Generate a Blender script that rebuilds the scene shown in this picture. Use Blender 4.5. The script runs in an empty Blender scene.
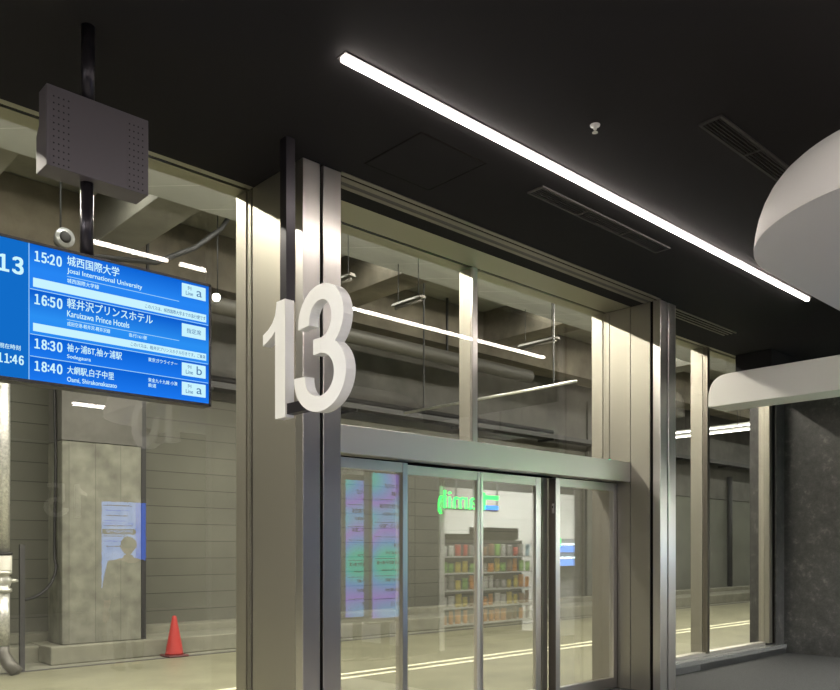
import bpy, bmesh, math, random
from mathutils import Vector, Matrix
random.seed(7)
S = bpy.context.scene
COL = S.collection
PI = math.pi

# ------------------------------------------------------------------ camera
cam_d = bpy.data.cameras.new('camera')
cam_d.sensor_width = 36.0
cam_d.lens = 810.5 / 840 * 36
cam_d.shift_y = 205 / 840
cam_d.clip_start = 0.05
cam_d.clip_end = 200
cam = bpy.data.objects.new('camera', cam_d)
cam.location = (0, 0, 1.55)
cam.rotation_euler = (PI / 2, 0, -math.asin(.6816))
COL.objects.link(cam)
S.camera = cam

# ------------------------------------------------------------------ world, exposure
w = bpy.data.worlds.new('world')
w.use_nodes = True
w.node_tree.nodes['Background'].inputs[0].default_value = (.75, .78, .7, 1)
w.node_tree.nodes['Background'].inputs[1].default_value = 0.004
S.world = w
S.view_settings.view_transform = 'Standard'
S.view_settings.look = 'None'
S.view_settings.gamma = 1
S.view_settings.use_curve_mapping = False
S.view_settings.exposure = 0.0
S.cycles.max_bounces = 10
S.cycles.transparent_max_bounces = 24
S.cycles.glossy_bounces = 5
S.cycles.caustics_reflective = False
S.cycles.caustics_refractive = False
S.cycles.sample_clamp_indirect = 4

# area lights: the bus-level tube row, plus unseen fill added for brightness
def area(name, loc, sx, sy, power, color, rot=(0, 0, 0)):
    d = bpy.data.lights.new(name, 'AREA')
    d.shape = 'RECTANGLE'; d.size = sx; d.size_y = sy
    d.energy = power; d.color = color
    o = bpy.data.objects.new(name, d)
    o.location = loc; o.rotation_euler = rot
    COL.objects.link(o)
    return o
WARM = (1.0, .93, .78)
GREEN = (.97, 1.0, .84)
P_NEAR = 1500
area('bus_row_and_fill', (9.0, 7.02, 5.15), 24, .08, P_NEAR, (1, .95, .83))
area('bus_row_and_fill', (9.0, 6.25, 5.25), 24, .08, 40, (1, .98, .90))  # added fill row, out of view above the glass head
area('bus_row_and_fill', (14.0, 9.6, 6.22), 44, .15, 850, (1, .985, .88))  # added fill hidden behind the duct, brightens the far wall and beams
area('bus_row_and_fill', (30.0, 9.0, 5.0), .15, 10, 250, GREEN)  # added fill at the far right of the road, no fitting
area('hall_fill', (1.5, 0.2, 4.2), 13, .08, 230, (1, .93, .90))  # unseen hall light added behind the camera
area('hall_fill', (1.5, -4.5, 4.2), 13, .08, 170, (1, .93, .90))  # another unseen light added towards the back of the hall
area('hall_fill', (-3.5, 2.6, 4.2), .08, 4.6, 620, (1, .95, .93))  # added fill from the left, whitens the faces of the number sign
area('store_fill', (10.5, -.1, 2.90), 3.4, 1.9, 420, (1, 1, .96))  # extra light added to brighten the store interior
area('store_fill', (10.1, 2.6, 3.25), 2.2, .1, 120, (1, 1, .96), (math.radians(-38), 0, 0))  # added fill tilted at the fronts of the snack packets

# ------------------------------------------------------------------ materials
def mat(name, base=(.5, .5, .5), rough=.6, metal=0.0, spec=.5, emit=None, estr=0, noise=0, nscale=5, bump=0, bscale=40, aniso=0):
    m = bpy.data.materials.new(name); m.use_nodes = True
    nt = m.node_tree; b = nt.nodes['Principled BSDF']
    b.inputs['Base Color'].default_value = (*base, 1)
    b.inputs['Roughness'].default_value = rough
    b.inputs['Metallic'].default_value = metal
    b.inputs['Specular IOR Level'].default_value = spec
    if aniso: b.inputs['Anisotropic'].default_value = aniso
    tc = nt.nodes.new('ShaderNodeTexCoord')
    if emit:
        b.inputs['Emission Color'].default_value = (*emit, 1)
        b.inputs['Emission Strength'].default_value = estr
    if noise:
        n = nt.nodes.new('ShaderNodeTexNoise'); n.inputs['Scale'].default_value = nscale
        n.inputs['Detail'].default_value = 6; n.inputs['Roughness'].default_value = .62
        nt.links.new(tc.outputs['Object'], n.inputs['Vector'])
        r = nt.nodes.new('ShaderNodeValToRGB')
        r.color_ramp.elements[0].position = .3; r.color_ramp.elements[1].position = .7
        r.color_ramp.elements[0].color = (*[c * (1 - noise) for c in base], 1)
        r.color_ramp.elements[1].color = (*[min(1, c * (1 + noise)) for c in base], 1)
        nt.links.new(n.outputs['Fac'], r.inputs['Fac'])
        nt.links.new(r.outputs['Color'], b.inputs['Base Color'])
    if bump:
        n2 = nt.nodes.new('ShaderNodeTexNoise'); n2.inputs['Scale'].default_value = bscale
        nt.links.new(tc.outputs['Object'], n2.inputs['Vector'])
        bp = nt.nodes.new('ShaderNodeBump'); bp.inputs['Strength'].default_value = bump
        bp.inputs['Distance'].default_value = .01
        nt.links.new(n2.outputs['Fac'], bp.inputs['Height'])
        nt.links.new(bp.outputs['Normal'], b.inputs['Normal'])
    return m

def emit_mat(name, color, strength):
    m = bpy.data.materials.new(name); m.use_nodes = True
    nt = m.node_tree; nt.nodes.clear()
    e = nt.nodes.new('ShaderNodeEmission'); o = nt.nodes.new('ShaderNodeOutputMaterial')
    e.inputs[0].default_value = (*color, 1); e.inputs[1].default_value = strength
    nt.links.new(e.outputs[0], o.inputs[0])
    return m

def steel_mat(name, base, rough, bands=.04, metal=1.0):
    m = mat(name, base, rough, 1.0)
    nt = m.node_tree; b = nt.nodes['Principled BSDF']
    tc = nt.nodes.new('ShaderNodeTexCoord'); mp = nt.nodes.new('ShaderNodeMapping')
    mp.inputs['Scale'].default_value = (60, 60, .6)
    n = nt.nodes.new('ShaderNodeTexNoise'); n.inputs['Scale'].default_value = 3
    nt.links.new(tc.outputs['Object'], mp.inputs['Vector']); nt.links.new(mp.outputs['Vector'], n.inputs['Vector'])
    r = nt.nodes.new('ShaderNodeMapRange')
    r.inputs['To Min'].default_value = rough - bands * .12; r.inputs['To Max'].default_value = rough + bands * .12
    nt.links.new(n.outputs['Fac'], r.inputs['Value']); nt.links.new(r.outputs['Result'], b.inputs['Roughness'])
    m.node_tree.nodes['Principled BSDF'].inputs['Metallic'].default_value = metal
    return m

def glass_mat(name, refl=.055, tint=(.955, .955, .94)):
    m = bpy.data.materials.new(name); m.use_nodes = True
    nt = m.node_tree; nt.nodes.clear()
    o = nt.nodes.new('ShaderNodeOutputMaterial')
    t = nt.nodes.new('ShaderNodeBsdfTransparent'); t.inputs[0].default_value = (*tint, 1)
    g = nt.nodes.new('ShaderNodeBsdfGlossy'); g.inputs['Roughness'].default_value = 0.0
    fr = nt.nodes.new('ShaderNodeLayerWeight'); fr.inputs['Blend'].default_value = .5
    pw = nt.nodes.new('ShaderNodeMath'); pw.operation = 'POWER'; pw.inputs[1].default_value = 4
    mu = nt.nodes.new('ShaderNodeMath'); mu.operation = 'MULTIPLY_ADD'
    mu.inputs[1].default_value = .8; mu.inputs[2].default_value = refl
    nt.links.new(fr.outputs['Facing'], pw.inputs[0]); nt.links.new(pw.outputs[0], mu.inputs[0])
    mx = nt.nodes.new('ShaderNodeMixShader')
    nt.links.new(mu.outputs[0], mx.inputs[0]); nt.links.new(t.outputs[0], mx.inputs[1]); nt.links.new(g.outputs[0], mx.inputs[2])
    nt.links.new(mx.outputs[0], o.inputs[0])
    return m

def panel_mat(name, base, row, line=.5, width=3.0, noise=.12, bscale=1.0, lw=.012, dark=False):
    """horizontal boards or cast panels with thin joints; brick texture laid on object X/Z"""
    m = mat(name, base, .75)
    nt = m.node_tree; b = nt.nodes['Principled BSDF']
    tc = nt.nodes.new('ShaderNodeTexCoord'); sp = nt.nodes.new('ShaderNodeSeparateXYZ'); cb = nt.nodes.new('ShaderNodeCombineXYZ')
    ad = nt.nodes.new('ShaderNodeMath'); ad.operation = 'ADD'
    nt.links.new(tc.outputs['Object'], sp.inputs[0])
    nt.links.new(sp.outputs['X'], ad.inputs[0]); nt.links.new(sp.outputs['Y'], ad.inputs[1])
    nt.links.new(ad.outputs[0], cb.inputs[0]); nt.links.new(sp.outputs['Z'], cb.inputs[1])
    br = nt.nodes.new('ShaderNodeTexBrick'); br.offset = 0 if not dark else .5
    br.inputs['Scale'].default_value = 1; br.inputs['Brick Width'].default_value = width
    br.inputs['Row Height'].default_value = row; br.inputs['Mortar Size'].default_value = lw
    br.inputs['Mortar Smooth'].default_value = .1
    br.inputs['Color1'].default_value = (*base, 1); br.inputs['Color2'].default_value = (*[c * .9 for c in base], 1)
    br.inputs['Mortar'].default_value = (*[c * line for c in base], 1)
    nt.links.new(cb.outputs[0], br.inputs['Vector'])
    n = nt.nodes.new('ShaderNodeTexNoise'); n.inputs['Scale'].default_value = bscale; n.inputs['Detail'].default_value = 8
    nt.links.new(tc.outputs['Object'], n.inputs['Vector'])
    mr = nt.nodes.new('ShaderNodeMapRange'); mr.inputs['From Min'].default_value = .3; mr.inputs['From Max'].default_value = .7
    mr.inputs['To Min'].default_value = 1 - noise; mr.inputs['To Max'].default_value = 1 + noise
    nt.links.new(n.outputs['Fac'], mr.inputs['Value'])
    mx = nt.nodes.new('ShaderNodeVectorMath'); mx.operation = 'SCALE'
    nt.links.new(br.outputs['Color'], mx.inputs[0]); nt.links.new(mr.outputs['Result'], mx.inputs['Scale'])
    nt.links.new(mx.outputs[0], b.inputs['Base Color'])
    return m

M = {}
M['black_ceiling'] = mat('black_ceiling', (.019, .018, .019), .8, spec=.08, bump=.15, bscale=250)
M['black'] = mat('black', (.012, .012, .013), .6, spec=.1)
M['gap'] = mat('gap', (.012, .010, .009), .9, spec=.05)
M['vent'] = mat('vent', (.04, .037, .036), .5, spec=.2)
M['steel'] = steel_mat('steel', (.60, .58, .555), .29)
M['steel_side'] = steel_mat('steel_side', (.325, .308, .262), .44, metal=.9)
M['steel_bright'] = steel_mat('steel_bright', (.72, .69, .63), .40, metal=.85)
M['steel_dark'] = steel_mat('steel_dark', (.24, .22, .19), .35)
M['soffit'] = steel_mat('soffit', (.34, .33, .26), .45)
M['track'] = mat('track', (.20, .18, .15), .4, .5)
M['track_dark'] = mat('track_dark', (.045, .04, .042), .5)
M['glass'] = glass_mat('glass')
M['door_glass'] = glass_mat('door_glass', .16)
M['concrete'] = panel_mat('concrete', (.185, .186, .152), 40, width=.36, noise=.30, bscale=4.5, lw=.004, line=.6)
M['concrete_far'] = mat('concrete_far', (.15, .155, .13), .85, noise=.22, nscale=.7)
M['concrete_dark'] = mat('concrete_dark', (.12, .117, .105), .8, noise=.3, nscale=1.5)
M['concrete_ceiling'] = mat('concrete_ceiling', (.20, .195, .165), .85, noise=.3, nscale=.8)
M['concrete_brown'] = mat('concrete_brown', (.13, .115, .085), .85, noise=.45, nscale=1.2)
M['kerb'] = mat('kerb', (.215, .213, .165), .85, noise=.2, nscale=2.5)
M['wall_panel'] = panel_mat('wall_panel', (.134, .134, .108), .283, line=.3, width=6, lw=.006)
M['road'] = mat('road', (.235, .23, .155), .45, noise=.22, nscale=1.1)
M['road_line'] = mat('road_line', (.85, .83, .62), .6, noise=.06, nscale=8)
M['gutter'] = mat('gutter', (.05, .05, .05), .6)
M['grey_panel'] = panel_mat('grey_panel', (.34, .35, .33), 40, line=1.6, width=.9, noise=.06, lw=.006)
M['duct'] = mat('duct', (.13, .125, .11), .45, .4)
M['galv'] = mat('galv', (.6, .6, .55), .35, .7, noise=.2, nscale=12)
M['foil'] = mat('foil', (.62, .62, .58), .3, .6, noise=.3, nscale=30, bump=.8, bscale=30)
M['cone'] = mat('cone', (.40, .03, .025), .45)
M['cone_black'] = mat('cone_black', (.10, .02, .02), .6)
M['white_paint'] = mat('white_paint', (.74, .72, .69), .5)
M['sign_white'] = mat('sign_white', (.88, .88, .86), .38)
M['frame_black'] = mat('frame_black', (.008, .008, .01), .35)
M['pole_black'] = mat('pole_black', (.035, .032, .038), .3, .6)
M['speaker_box'] = mat('speaker_box', (.10, .09, .10), .42, .35)
M['hole'] = mat('hole', (.004, .004, .004), .9)
M['tile'] = mat('tile', (.32, .31, .29), .45, noise=.05, nscale=2)
M['border'] = mat('border', (.045, .045, .045), .7, spec=.15, noise=.5, nscale=70)
M['hall_wall'] = mat('hall_wall', (.05, .05, .05), .7)
M['store_white'] = mat('store_white', (.82, .82, .78), .6)
M['rubber'] = mat('rubber', (.02, .02, .02), .6)
M['lens'] = mat('lens', (.35, .36, .36), .25, .3)
M['valve'] = mat('valve', (.78, .77, .70), .4)
M['lamp_white'] = mat('lamp_white', (.7, .7, .68), .4)
M['tube_row_glow'] = emit_mat('tube_row_glow', (1, .93, .80), 130)
M['tube_glow'] = emit_mat('tube_glow', (1, .98, .86), 9)
M['strip_glow'] = emit_mat('strip_glow', (1.0, .90, .82), 34)
M['board_pale'] = emit_mat('board_pale', (.20, .40, .98), 4.5)
M['case_glow'] = emit_mat('case_glow', (.8, .95, 1), 9)
M['store_panel'] = emit_mat('store_panel', (1, 1, .95), 26)
M['led_green'] = emit_mat('led_green', (.02, .9, .5), 3)
M['sign_green'] = emit_mat('sign_green', (.0, 1.0, .10), 11)
M['sign_blue'] = emit_mat('sign_blue', (.02, .2, 1.0), 10)

def stone_mat():
    m = mat('stone', (.05, .05, .05), .38)
    nt = m.node_tree; b = nt.nodes['Principled BSDF']
    tc = nt.nodes.new('ShaderNodeTexCoord')
    v = nt.nodes.new('ShaderNodeTexVoronoi'); v.inputs['Scale'].default_value = 7
    n = nt.nodes.new('ShaderNodeTexNoise'); n.inputs['Scale'].default_value = 7; n.inputs['Detail'].default_value = 9; n.inputs['Roughness'].default_value = .75
    n2 = nt.nodes.new('ShaderNodeTexNoise'); n2.inputs['Scale'].default_value = 130
    for x in (v, n, n2): nt.links.new(tc.outputs['Object'], x.inputs['Vector'])
    r = nt.nodes.new('ShaderNodeValToRGB')
    e = r.color_ramp.elements
    e[0].position = .36; e[0].color = (.030, .029, .029, 1); e[1].position = .75; e[1].color = (.17, .165, .15, 1)
    k = e.new(.56); k.color = (.055, .054, .052, 1)
    nt.links.new(n.outputs['Fac'], r.inputs['Fac'])
    mr = nt.nodes.new('ShaderNodeMapRange'); mr.inputs['To Min'].default_value = .5; mr.inputs['To Max'].default_value = 1.5
    nt.links.new(n2.outputs['Fac'], mr.inputs['Value'])
    sc = nt.nodes.new('ShaderNodeVectorMath'); sc.operation = 'SCALE'
    nt.links.new(r.outputs[0], sc.inputs[0]); nt.links.new(mr.outputs[0], sc.inputs['Scale'])
    nt.links.new(sc.outputs[0], b.inputs['Base Color'])
    return m
M['stone'] = stone_mat()
M['granite'] = mat('granite', (.075, .075, .075), .4, noise=.6, nscale=90)
M['granite_dark'] = mat('granite_dark', (.03, .03, .03), .3, noise=.5, nscale=90)
M['sill_stone'] = mat('sill_stone', (.16, .16, .155), .25, noise=.2, nscale=40)

H = 4.255      # hall ceiling
P = 4.63       # front plane of the steel pillars
G = 5.318      # glass plane
XL0, XL1, XR0, XR1 = 3.212, 3.54, 7.857, 8.18
XS = 12.35     # stone side wall

# ------------------------------------------------------------------ mesh helpers
def bm_box(bm, x0, x1, y0, y1, z0, z1):
    vs = [bm.verts.new((x, y, z)) for x in (x0, x1) for y in (y0, y1) for z in (z0, z1)]
    for f in ((0, 1, 3, 2), (4, 6, 7, 5), (0, 4, 5, 1), (2, 3, 7, 6), (0, 2, 6, 4), (1, 5, 7, 3)):
        bm.faces.new([vs[i] for i in f])
    return vs

def bm_tube(bm, pts, r, n=12, cap=True):
    pts = [Vector(p) for p in pts]
    rs = r if isinstance(r, (list, tuple)) else [r] * len(pts)
    rings = []; ref = None
    for i, p in enumerate(pts):
        d = (pts[min(i + 1, len(pts) - 1)] - pts[max(i - 1, 0)]).normalized()
        if ref is None: ref = Vector((0, 0, 1)) if abs(d.z) < .9 else Vector((1, 0, 0))
        a = d.cross(ref).normalized(); b = a.cross(d).normalized(); ref = b
        rings.append([bm.verts.new(p + rs[i] * (math.cos(t) * a + math.sin(t) * b)) for t in [2 * PI * k / n for k in range(n)]])
    for i in range(len(rings) - 1):
        for k in range(n):
            bm.faces.new((rings[i][k], rings[i][(k + 1) % n], rings[i + 1][(k + 1) % n], rings[i + 1][k]))
    if cap:
        bm.faces.new(rings[0][::-1]); bm.faces.new(rings[-1])

def bm_lathe(bm, cx, cy, prof, n=24):
    rings = [[bm.verts.new((cx + r * math.cos(2 * PI * k / n), cy + r * math.sin(2 * PI * k / n), z)) for k in range(n)] for r, z in prof]
    for i in range(len(rings) - 1):
        for k in range(n):
            bm.faces.new((rings[i][k], rings[i][(k + 1) % n], rings[i + 1][(k + 1) % n], rings[i + 1][k]))
    bm.faces.new(rings[0][::-1]); bm.faces.new(rings[-1])

def link(name, bm, m, parent=None, smooth=False, bevel=0, loc=None):
    bmesh.ops.recalc_face_normals(bm, faces=bm.faces)
    me = bpy.data.meshes.new(name); bm.to_mesh(me); bm.free()
    me.materials.append(M[m] if isinstance(m, str) else m)
    if smooth:
        for p in me.polygons: p.use_smooth = True
    o = bpy.data.objects.new(name, me); COL.objects.link(o)
    if bevel:
        b = o.modifiers.new('bevel', 'BEVEL'); b.width = bevel; b.segments = 2; b.limit_method = 'ANGLE'
        if smooth: b.harden_normals = False
    if parent: o.parent = parent
    if loc: o.location = loc
    return o

def box(name, x0, x1, y0, y1, z0, z1, m, parent=None, bevel=0):
    """box whose mesh is local to its parent's (or its own) base point"""
    bm = bmesh.new()
    if parent:
        q = parent.location
        bm_box(bm, x0 - q.x, x1 - q.x, y0 - q.y, y1 - q.y, z0 - q.z, z1 - q.z)
        return link(name, bm, m, parent, bevel=bevel)
    bm_box(bm, x0, x1, y0, y1, z0, z1)
    return link(name, bm, m, bevel=bevel)

def tube(name, pts, r, m, parent=None, n=12):
    bm = bmesh.new()
    q = parent.location if parent else Vector()
    bm_tube(bm, [Vector(p) - q for p in pts], r, n)
    return link(name, bm, m, parent, smooth=True)

def tag(o, label, cat, group=None, kind=None):
    o['label'] = label; o['category'] = cat
    if group: o['group'] = group
    if kind: o['kind'] = kind
    return o
def struct(o):
    o['kind'] = 'structure'; return o
def thing(name, loc, label, cat, group=None):
    o = bpy.data.objects.new(name, None); COL.objects.link(o); o.location = loc
    o.empty_display_size = .1
    return tag(o, label, cat, group)
def struct_empty(name, loc=(0, 0, 0)):
    o = bpy.data.objects.new(name, None); COL.objects.link(o); o.location = loc
    return struct(o)

def text(name, s, x, z, h, m, parent, y=0, wdt=None, rot=(PI / 2, 0, 0), pos=None, bold=0, ext=.0008, align='LEFT', wide=0):
    """lettering; x,z = lower-left corner of the letters, h = height, wdt = width"""
    c = bpy.data.curves.new(name, 'FONT'); c.body = s; c.size = 1; c.extrude = 0; c.offset = 0
    c.fill_mode = 'FRONT'
    o = bpy.data.objects.new(name, c); COL.objects.link(o)
    dg = bpy.context.evaluated_depsgraph_get(); dg.update()
    if wide: c.body = ''.join(chr(ord(ch) + 0xFEE0) if 33 <= ord(ch) < 127 else ch for ch in s); c.space_character = wide
    dg.update()
    me = bpy.data.meshes.new_from_object(o.evaluated_get(dg))
    bpy.data.objects.remove(o); bpy.data.curves.remove(c)
    xs = [v.co.x for v in me.vertices]; ys = [v.co.y for v in me.vertices]
    x0, x1, y0, y1 = min(xs), max(xs), min(ys), max(ys)
    sy = h / (y1 - y0); sx = (wdt / (x1 - x0)) if wdt else sy
    bm = bmesh.new(); bm.from_mesh(me); bpy.data.meshes.remove(me)
    for v in bm.verts: v.co = Vector(((v.co.x - x0) * sx, (v.co.y - y0) * sy, 0))
    if bold:    # a heavier weight: the same letters laid again a hair to each side
        src = bm.faces[:]
        for dx, dy in ((1, 0), (1, .7), (0, .7)):
            r = bmesh.ops.duplicate(bm, geom=src)
            for v in r['geom']:
                if isinstance(v, bmesh.types.BMVert): v.co += Vector((dx * bold * h * .9, dy * bold * h * .7, 0))
    if ext:
        r = bmesh.ops.extrude_face_region(bm, geom=bm.faces[:])
        for v in r['geom']:
            if isinstance(v, bmesh.types.BMVert): v.co.z += ext
    me = bpy.data.meshes.new(name); 
    bmesh.ops.recalc_face_normals(bm, faces=bm.faces)
    bm.to_mesh(me); bm.free(); me.materials.append(M[m] if isinstance(m, str) else m)
    ob = bpy.data.objects.new(name, me); COL.objects.link(ob)
    if parent: ob.parent = parent
    ob.rotation_euler = rot
    p = Vector(pos) if pos else Vector((x, y, z))
    ob.location = p - (parent.location if parent else Vector())
    return ob

# ------------------------------------------------------------------ room shell
bm = bmesh.new(); bm_box(bm, -6, 16, -10, 5.6, -.12, 0); struct(link('floor', bm, 'tile'))
struct(box('floor_border', XR1 - 2.0, 12.35, -1.0, 5.16, 0, .004, 'border'))
# dark ceiling with a slot cut for the light line and a shadow-gap around the access hatch
ceil = struct(box('ceiling', -6, 16, -10, 5.0, H, H + .2, 'black_ceiling'))
struct(box('wall_back', -6, 16, -10.2, -10, 0, H, 'hall_wall'))
struct(box('wall_left', -6.2, -6, -10, 5.6, 0, H, 'hall_wall'))
ws = struct(box('wall_right', XS, XS + .5, 2.2, 5.6, 0, H, 'stone'))
struct(box('trim_jamb', 12.07, XS, 5.2, 5.6, 0, H, 'stone')).name = 'trim_10'
# joints of the stone cladding
bulk = box('ceiling_bulkhead', 10.88, XS, 4.75, 5.25, 3.80, H - .001, 'black_ceiling')
struct(bulk); bulk.name = 'trim_1'

def soffit_piece(name, x0, x1, y0):
    e = struct_empty(name, (x0, y0, H))
    if y0 > 5.001: box('black_soffit', x0, x1, 5.0, y0, H, H + .05, 'black_ceiling', e)
    box('soffit_panel', x0, x1, y0, 5.325, H, H + .05, 'soffit', e)
    box('gap', x0, x1, 5.325, 5.36, H + .012, H + .05, 'gap', e)
    box('soffit_panel', x0, x1, 5.36, 5.51, H, H + .05, 'soffit', e)
    return e
soffit_piece('trim_2', XL1, XR0, 5.0)
soffit_piece('trim_3', -6, XL0, 5.27)
soffit_piece('trim_4', XR1, XS, 5.27)

# ------------------------------------------------------------------ steel pillars
def pillar(x0, x1, label, seams):
    e = thing('steel_pillar', ((x0 + x1) / 2, P, 0), label, 'pillar', 'steel clad pillars')
    box('core', x0 + .012, x1 - .012, P + .02, 5.50, 0, H - .001, 'gap', e)
    mid = x0 + .158
    box('front_panel', x0, mid - .013, P, P + .09, 0, H - .002, 'steel', e, .004)
    box('front_panel', mid + .013, x1, P, P + .09, 0, H - .002, 'steel', e, .004)
    for (a, b) in seams:
        box('side_panel', x0, x0 + .03, a, b, 0, H - .002, 'steel_side', e, .002)
        box('side_panel', x1 - .03, x1, a, b, 0, H - .002, 'steel_side', e, .002)
    box('outer_panel', x0, x1, 5.501, 5.51, 0, H - .002, 'steel_side', e)
    return e
pillar(XL0, XL1, 'steel-clad pillar behind the hanging white number 13', ((P + .092, 5.283), (5.305, 5.50)))
pillar(XR0, XR1, 'steel-clad pillar at the right-hand end of the sliding doors', ((P + .127, 4.998), (5.004, 5.27), (5.276, 5.50)))

# ------------------------------------------------------------------ slot diffusers above the doors and right bay
def slot_track(x0, x1, label):
    e = thing('slot_diffuser', (x0, 4.616, H), label, 'vent', None)
    z0 = H - .006
    bands = [(4.616, 4.657, 'track'), (4.678, 4.734, 'track'), (4.78, 4.824, 'track')]
    for a, b, m in bands: box('track', x0, x1, a, b, z0, H, m, e)
    box('slot', x0, x1, 4.657, 4.678, H - .003, H, 'gap', e)
    box('slot', x0, x1, 4.734, 4.78, H - .003, H, 'track_dark', e)
    return e
slot_track(XL1, XR0 - .01, 'long pale slotted air diffuser in the ceiling above the glass doors')
def slot_dark(x0, x1):
    e = thing('slot_diffuser', (x0, 4.684, H), 'dark slotted air diffuser in the ceiling right of the second pillar', 'vent')
    for a, b in ((4.684, 4.70), (4.74, 4.752), (4.79, 4.802), (4.838, 4.856)):
        box('track', x0, x1, a, b, H - .012, H, 'track', e)
    for a, b in ((4.70, 4.74), (4.752, 4.79), (4.802, 4.838)):
        box('slot', x0, x1, a, b, H - .003, H, 'gap', e)
slot_dark(XR1, 9.74)

# ------------------------------------------------------------------ glazing bays
def pane(name, x0, x1, y, z0, z1, m, e): return box(name, x0, x1, y - .006, y + .006, z0, z1, m, e)
# window_1: left bay
w1 = struct_empty('window_1', (-6, G, 0))
pane('pane', -6, XL0, G, .12, H - .002, 'glass', w1)
box('sill', -6, XL0, 5.25, 5.55, 0, .12, 'sill_stone', w1)
box('window_frame', XL0 - .012, XL0, 5.36, 5.50, .12, H - .003, 'steel_side', w1)
# mullion of upper window, window_2
ZT0, ZT1 = 2.305, 2.525
w2 = struct_empty('window_2', (XL1, G, ZT1))
pane('pane', XL1, 5.64, G, ZT1, H - .002, 'glass', w2)
pane('pane', 5.705, XR0, G, ZT1, H - .002, 'glass', w2)
box('mullion', 5.64, 5.705, 5.315, 5.345, ZT1, H - .003, 'steel', w2)
box('mullion_fin', 5.645, 5.70, 5.352, 5.50, ZT1, H - .003, 'steel_side', w2)
box('window_frame', XR0 - .012, XR0, 5.36, 5.505, ZT1, H - .003, 'steel_side', w2)
# window_3 right bay
ZS = .17
w3 = struct_empty('window_3', (XR1, G, 0))
XM = 10.15
pane('pane', XR1, XM, G, ZS, H - .002, 'glass', w3)
pane('pane', XM + .06, 11.95, G, ZS, H - .002, 'glass', w3)
box('mullion', XM, XM + .06, 5.285, 5.345, ZS, H - .003, 'steel_dark', w3)
box('mullion_fin', XM - .01, XM + .05, 5.352, 5.52, ZS, H - .003, 'steel_side', w3)
box('window_frame', 11.95, 12.05, 5.25, 5.41, ZS, H - .003, 'steel_side', w3)
box('window_frame', 12.05, 12.07, 5.22, 5.34, ZS, H - .003, 'gap', w3)
box('bottom_rail', XR1, 11.95, 5.31, 5.42, ZS - .03, ZS + .015, 'steel_bright', w3)
box('sill', XR1, XS, 5.16, 5.56, ZS - .09, ZS - .03, 'sill_stone', w3, .004)
box('plinth', XR1, 9.75, 5.17, 5.55, -.02, ZS - .09, 'granite', w3)
box('plinth', 9.755, XS, 5.17, 5.55, -.02, ZS - .09, 'granite_dark', w3)

# door header (transom)
dh = thing('door_header', (XL1, 5.0, ZT0), 'brushed steel header beam running above the glass sliding doors', 'door header')
box('front_cover', XL1, XR0, 5.0, 5.03, ZT0, ZT1, 'steel_bright', dh, .004)
box('casing', XL1, XR0, 5.03, 5.50, ZT0 + .012, ZT1 - .002, 'steel', dh)
box('track', XL1, XR0, 5.25, 5.33, ZT0 - .004, ZT0 + .012, 'gap', dh)
box('sensor_light', 5.61, 5.63, 5.355, 5.375, ZT1 + .0, ZT1 + .025, 'led_green', dh)
box('sensor_light', 7.60, 7.62, 5.10, 5.115, ZT1 - .0, ZT1 + .022, 'led_green', dh)

# ------------------------------------------------------------------ doors
def leaf(name, x0, x1, yf, d, sl, sr, z1=2.298, top=.085, lock=False, left_face='steel', mat_top='steel_bright'):
    e = struct_empty(name, (x0, yf, 0))
    box('stile', x0, x0 + sl, yf, yf + d, .01, z1, left_face, e, .003)
    box('stile', x1 - sr, x1, yf, yf + d, .01, z1, left_face, e, .003)
    box('top_rail', x0 + sl, x1 - sr, yf + .004, yf + d - .004, z1 - top, z1, mat_top, e, .002)
    box('bottom_rail', x0 + sl, x1 - sr, yf + .004, yf + d - .004, .01, .12, 'steel', e, .002)
    pane('pane', x0 + sl, x1 - sr, yf + d / 2, .12, z1 - top, 'door_glass', e)
    return e
leaf('door_1', XL1 + .01, 4.673, 5.17, .06, .05, .056)
leaf('door_2', 4.66, 5.70, 5.27, .045, .05, .045, left_face='steel_bright')
leaf('door_3', 5.706, 6.62, 5.27, .045, .032, .085, left_face='steel')
d4 = leaf('door_4', 6.736, XR0 - .01, 5.17, .06, .072, .06)
box('side_cover', 6.732, 6.736, 5.172, 5.265, .01, 2.29, 'steel_dark', d4)
lk = box('door_lock', 6.724, 6.732, 5.19, 5.215, 1.93, 2.03, 'steel_bright', d4, .002)
box('keyhole', 6.720, 6.724, 5.197, 5.208, 1.985, 2.005, 'gap', lk if False else d4)
box('door_post', 6.64, 6.73, 5.275, 5.33, 0, 2.298, 'steel_side', d4)
box('door_post', XL1, XL1 + .06, 5.26, 5.50, 0, ZT0 + .01, 'steel_side', struct_empty('trim_5', (XL1, 5.26, 0)))

# ------------------------------------------------------------------ ceiling light lines, hatch, vents, sprinkler
def light_line(x0, x1, y, label):
    e = thing('linear_ceiling_light', (x0, y, H), label, 'ceiling light', None)
    box('housing', x0, x1, y - .04, y + .04, H - .006, H, 'vent', e)
    box('diffuser', x0 + .01, x1 - .01, y - .019, y + .019, H - .032, H - .006, 'strip_glow', e, .006)
    return e
light_line(2.7, 8.99, 3.53, 'long glowing line of light across the black ceiling beside the white slab')
light_line(-5, 8, 0.2, 'unseen added line light in the hall ceiling behind the white slab, away from the doors')  # out of view, added to light the hall
light_line(-5, 8, -4.5, 'unseen added line light in the ceiling near the back of the hall')  # also added out of view for more hall light

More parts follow.
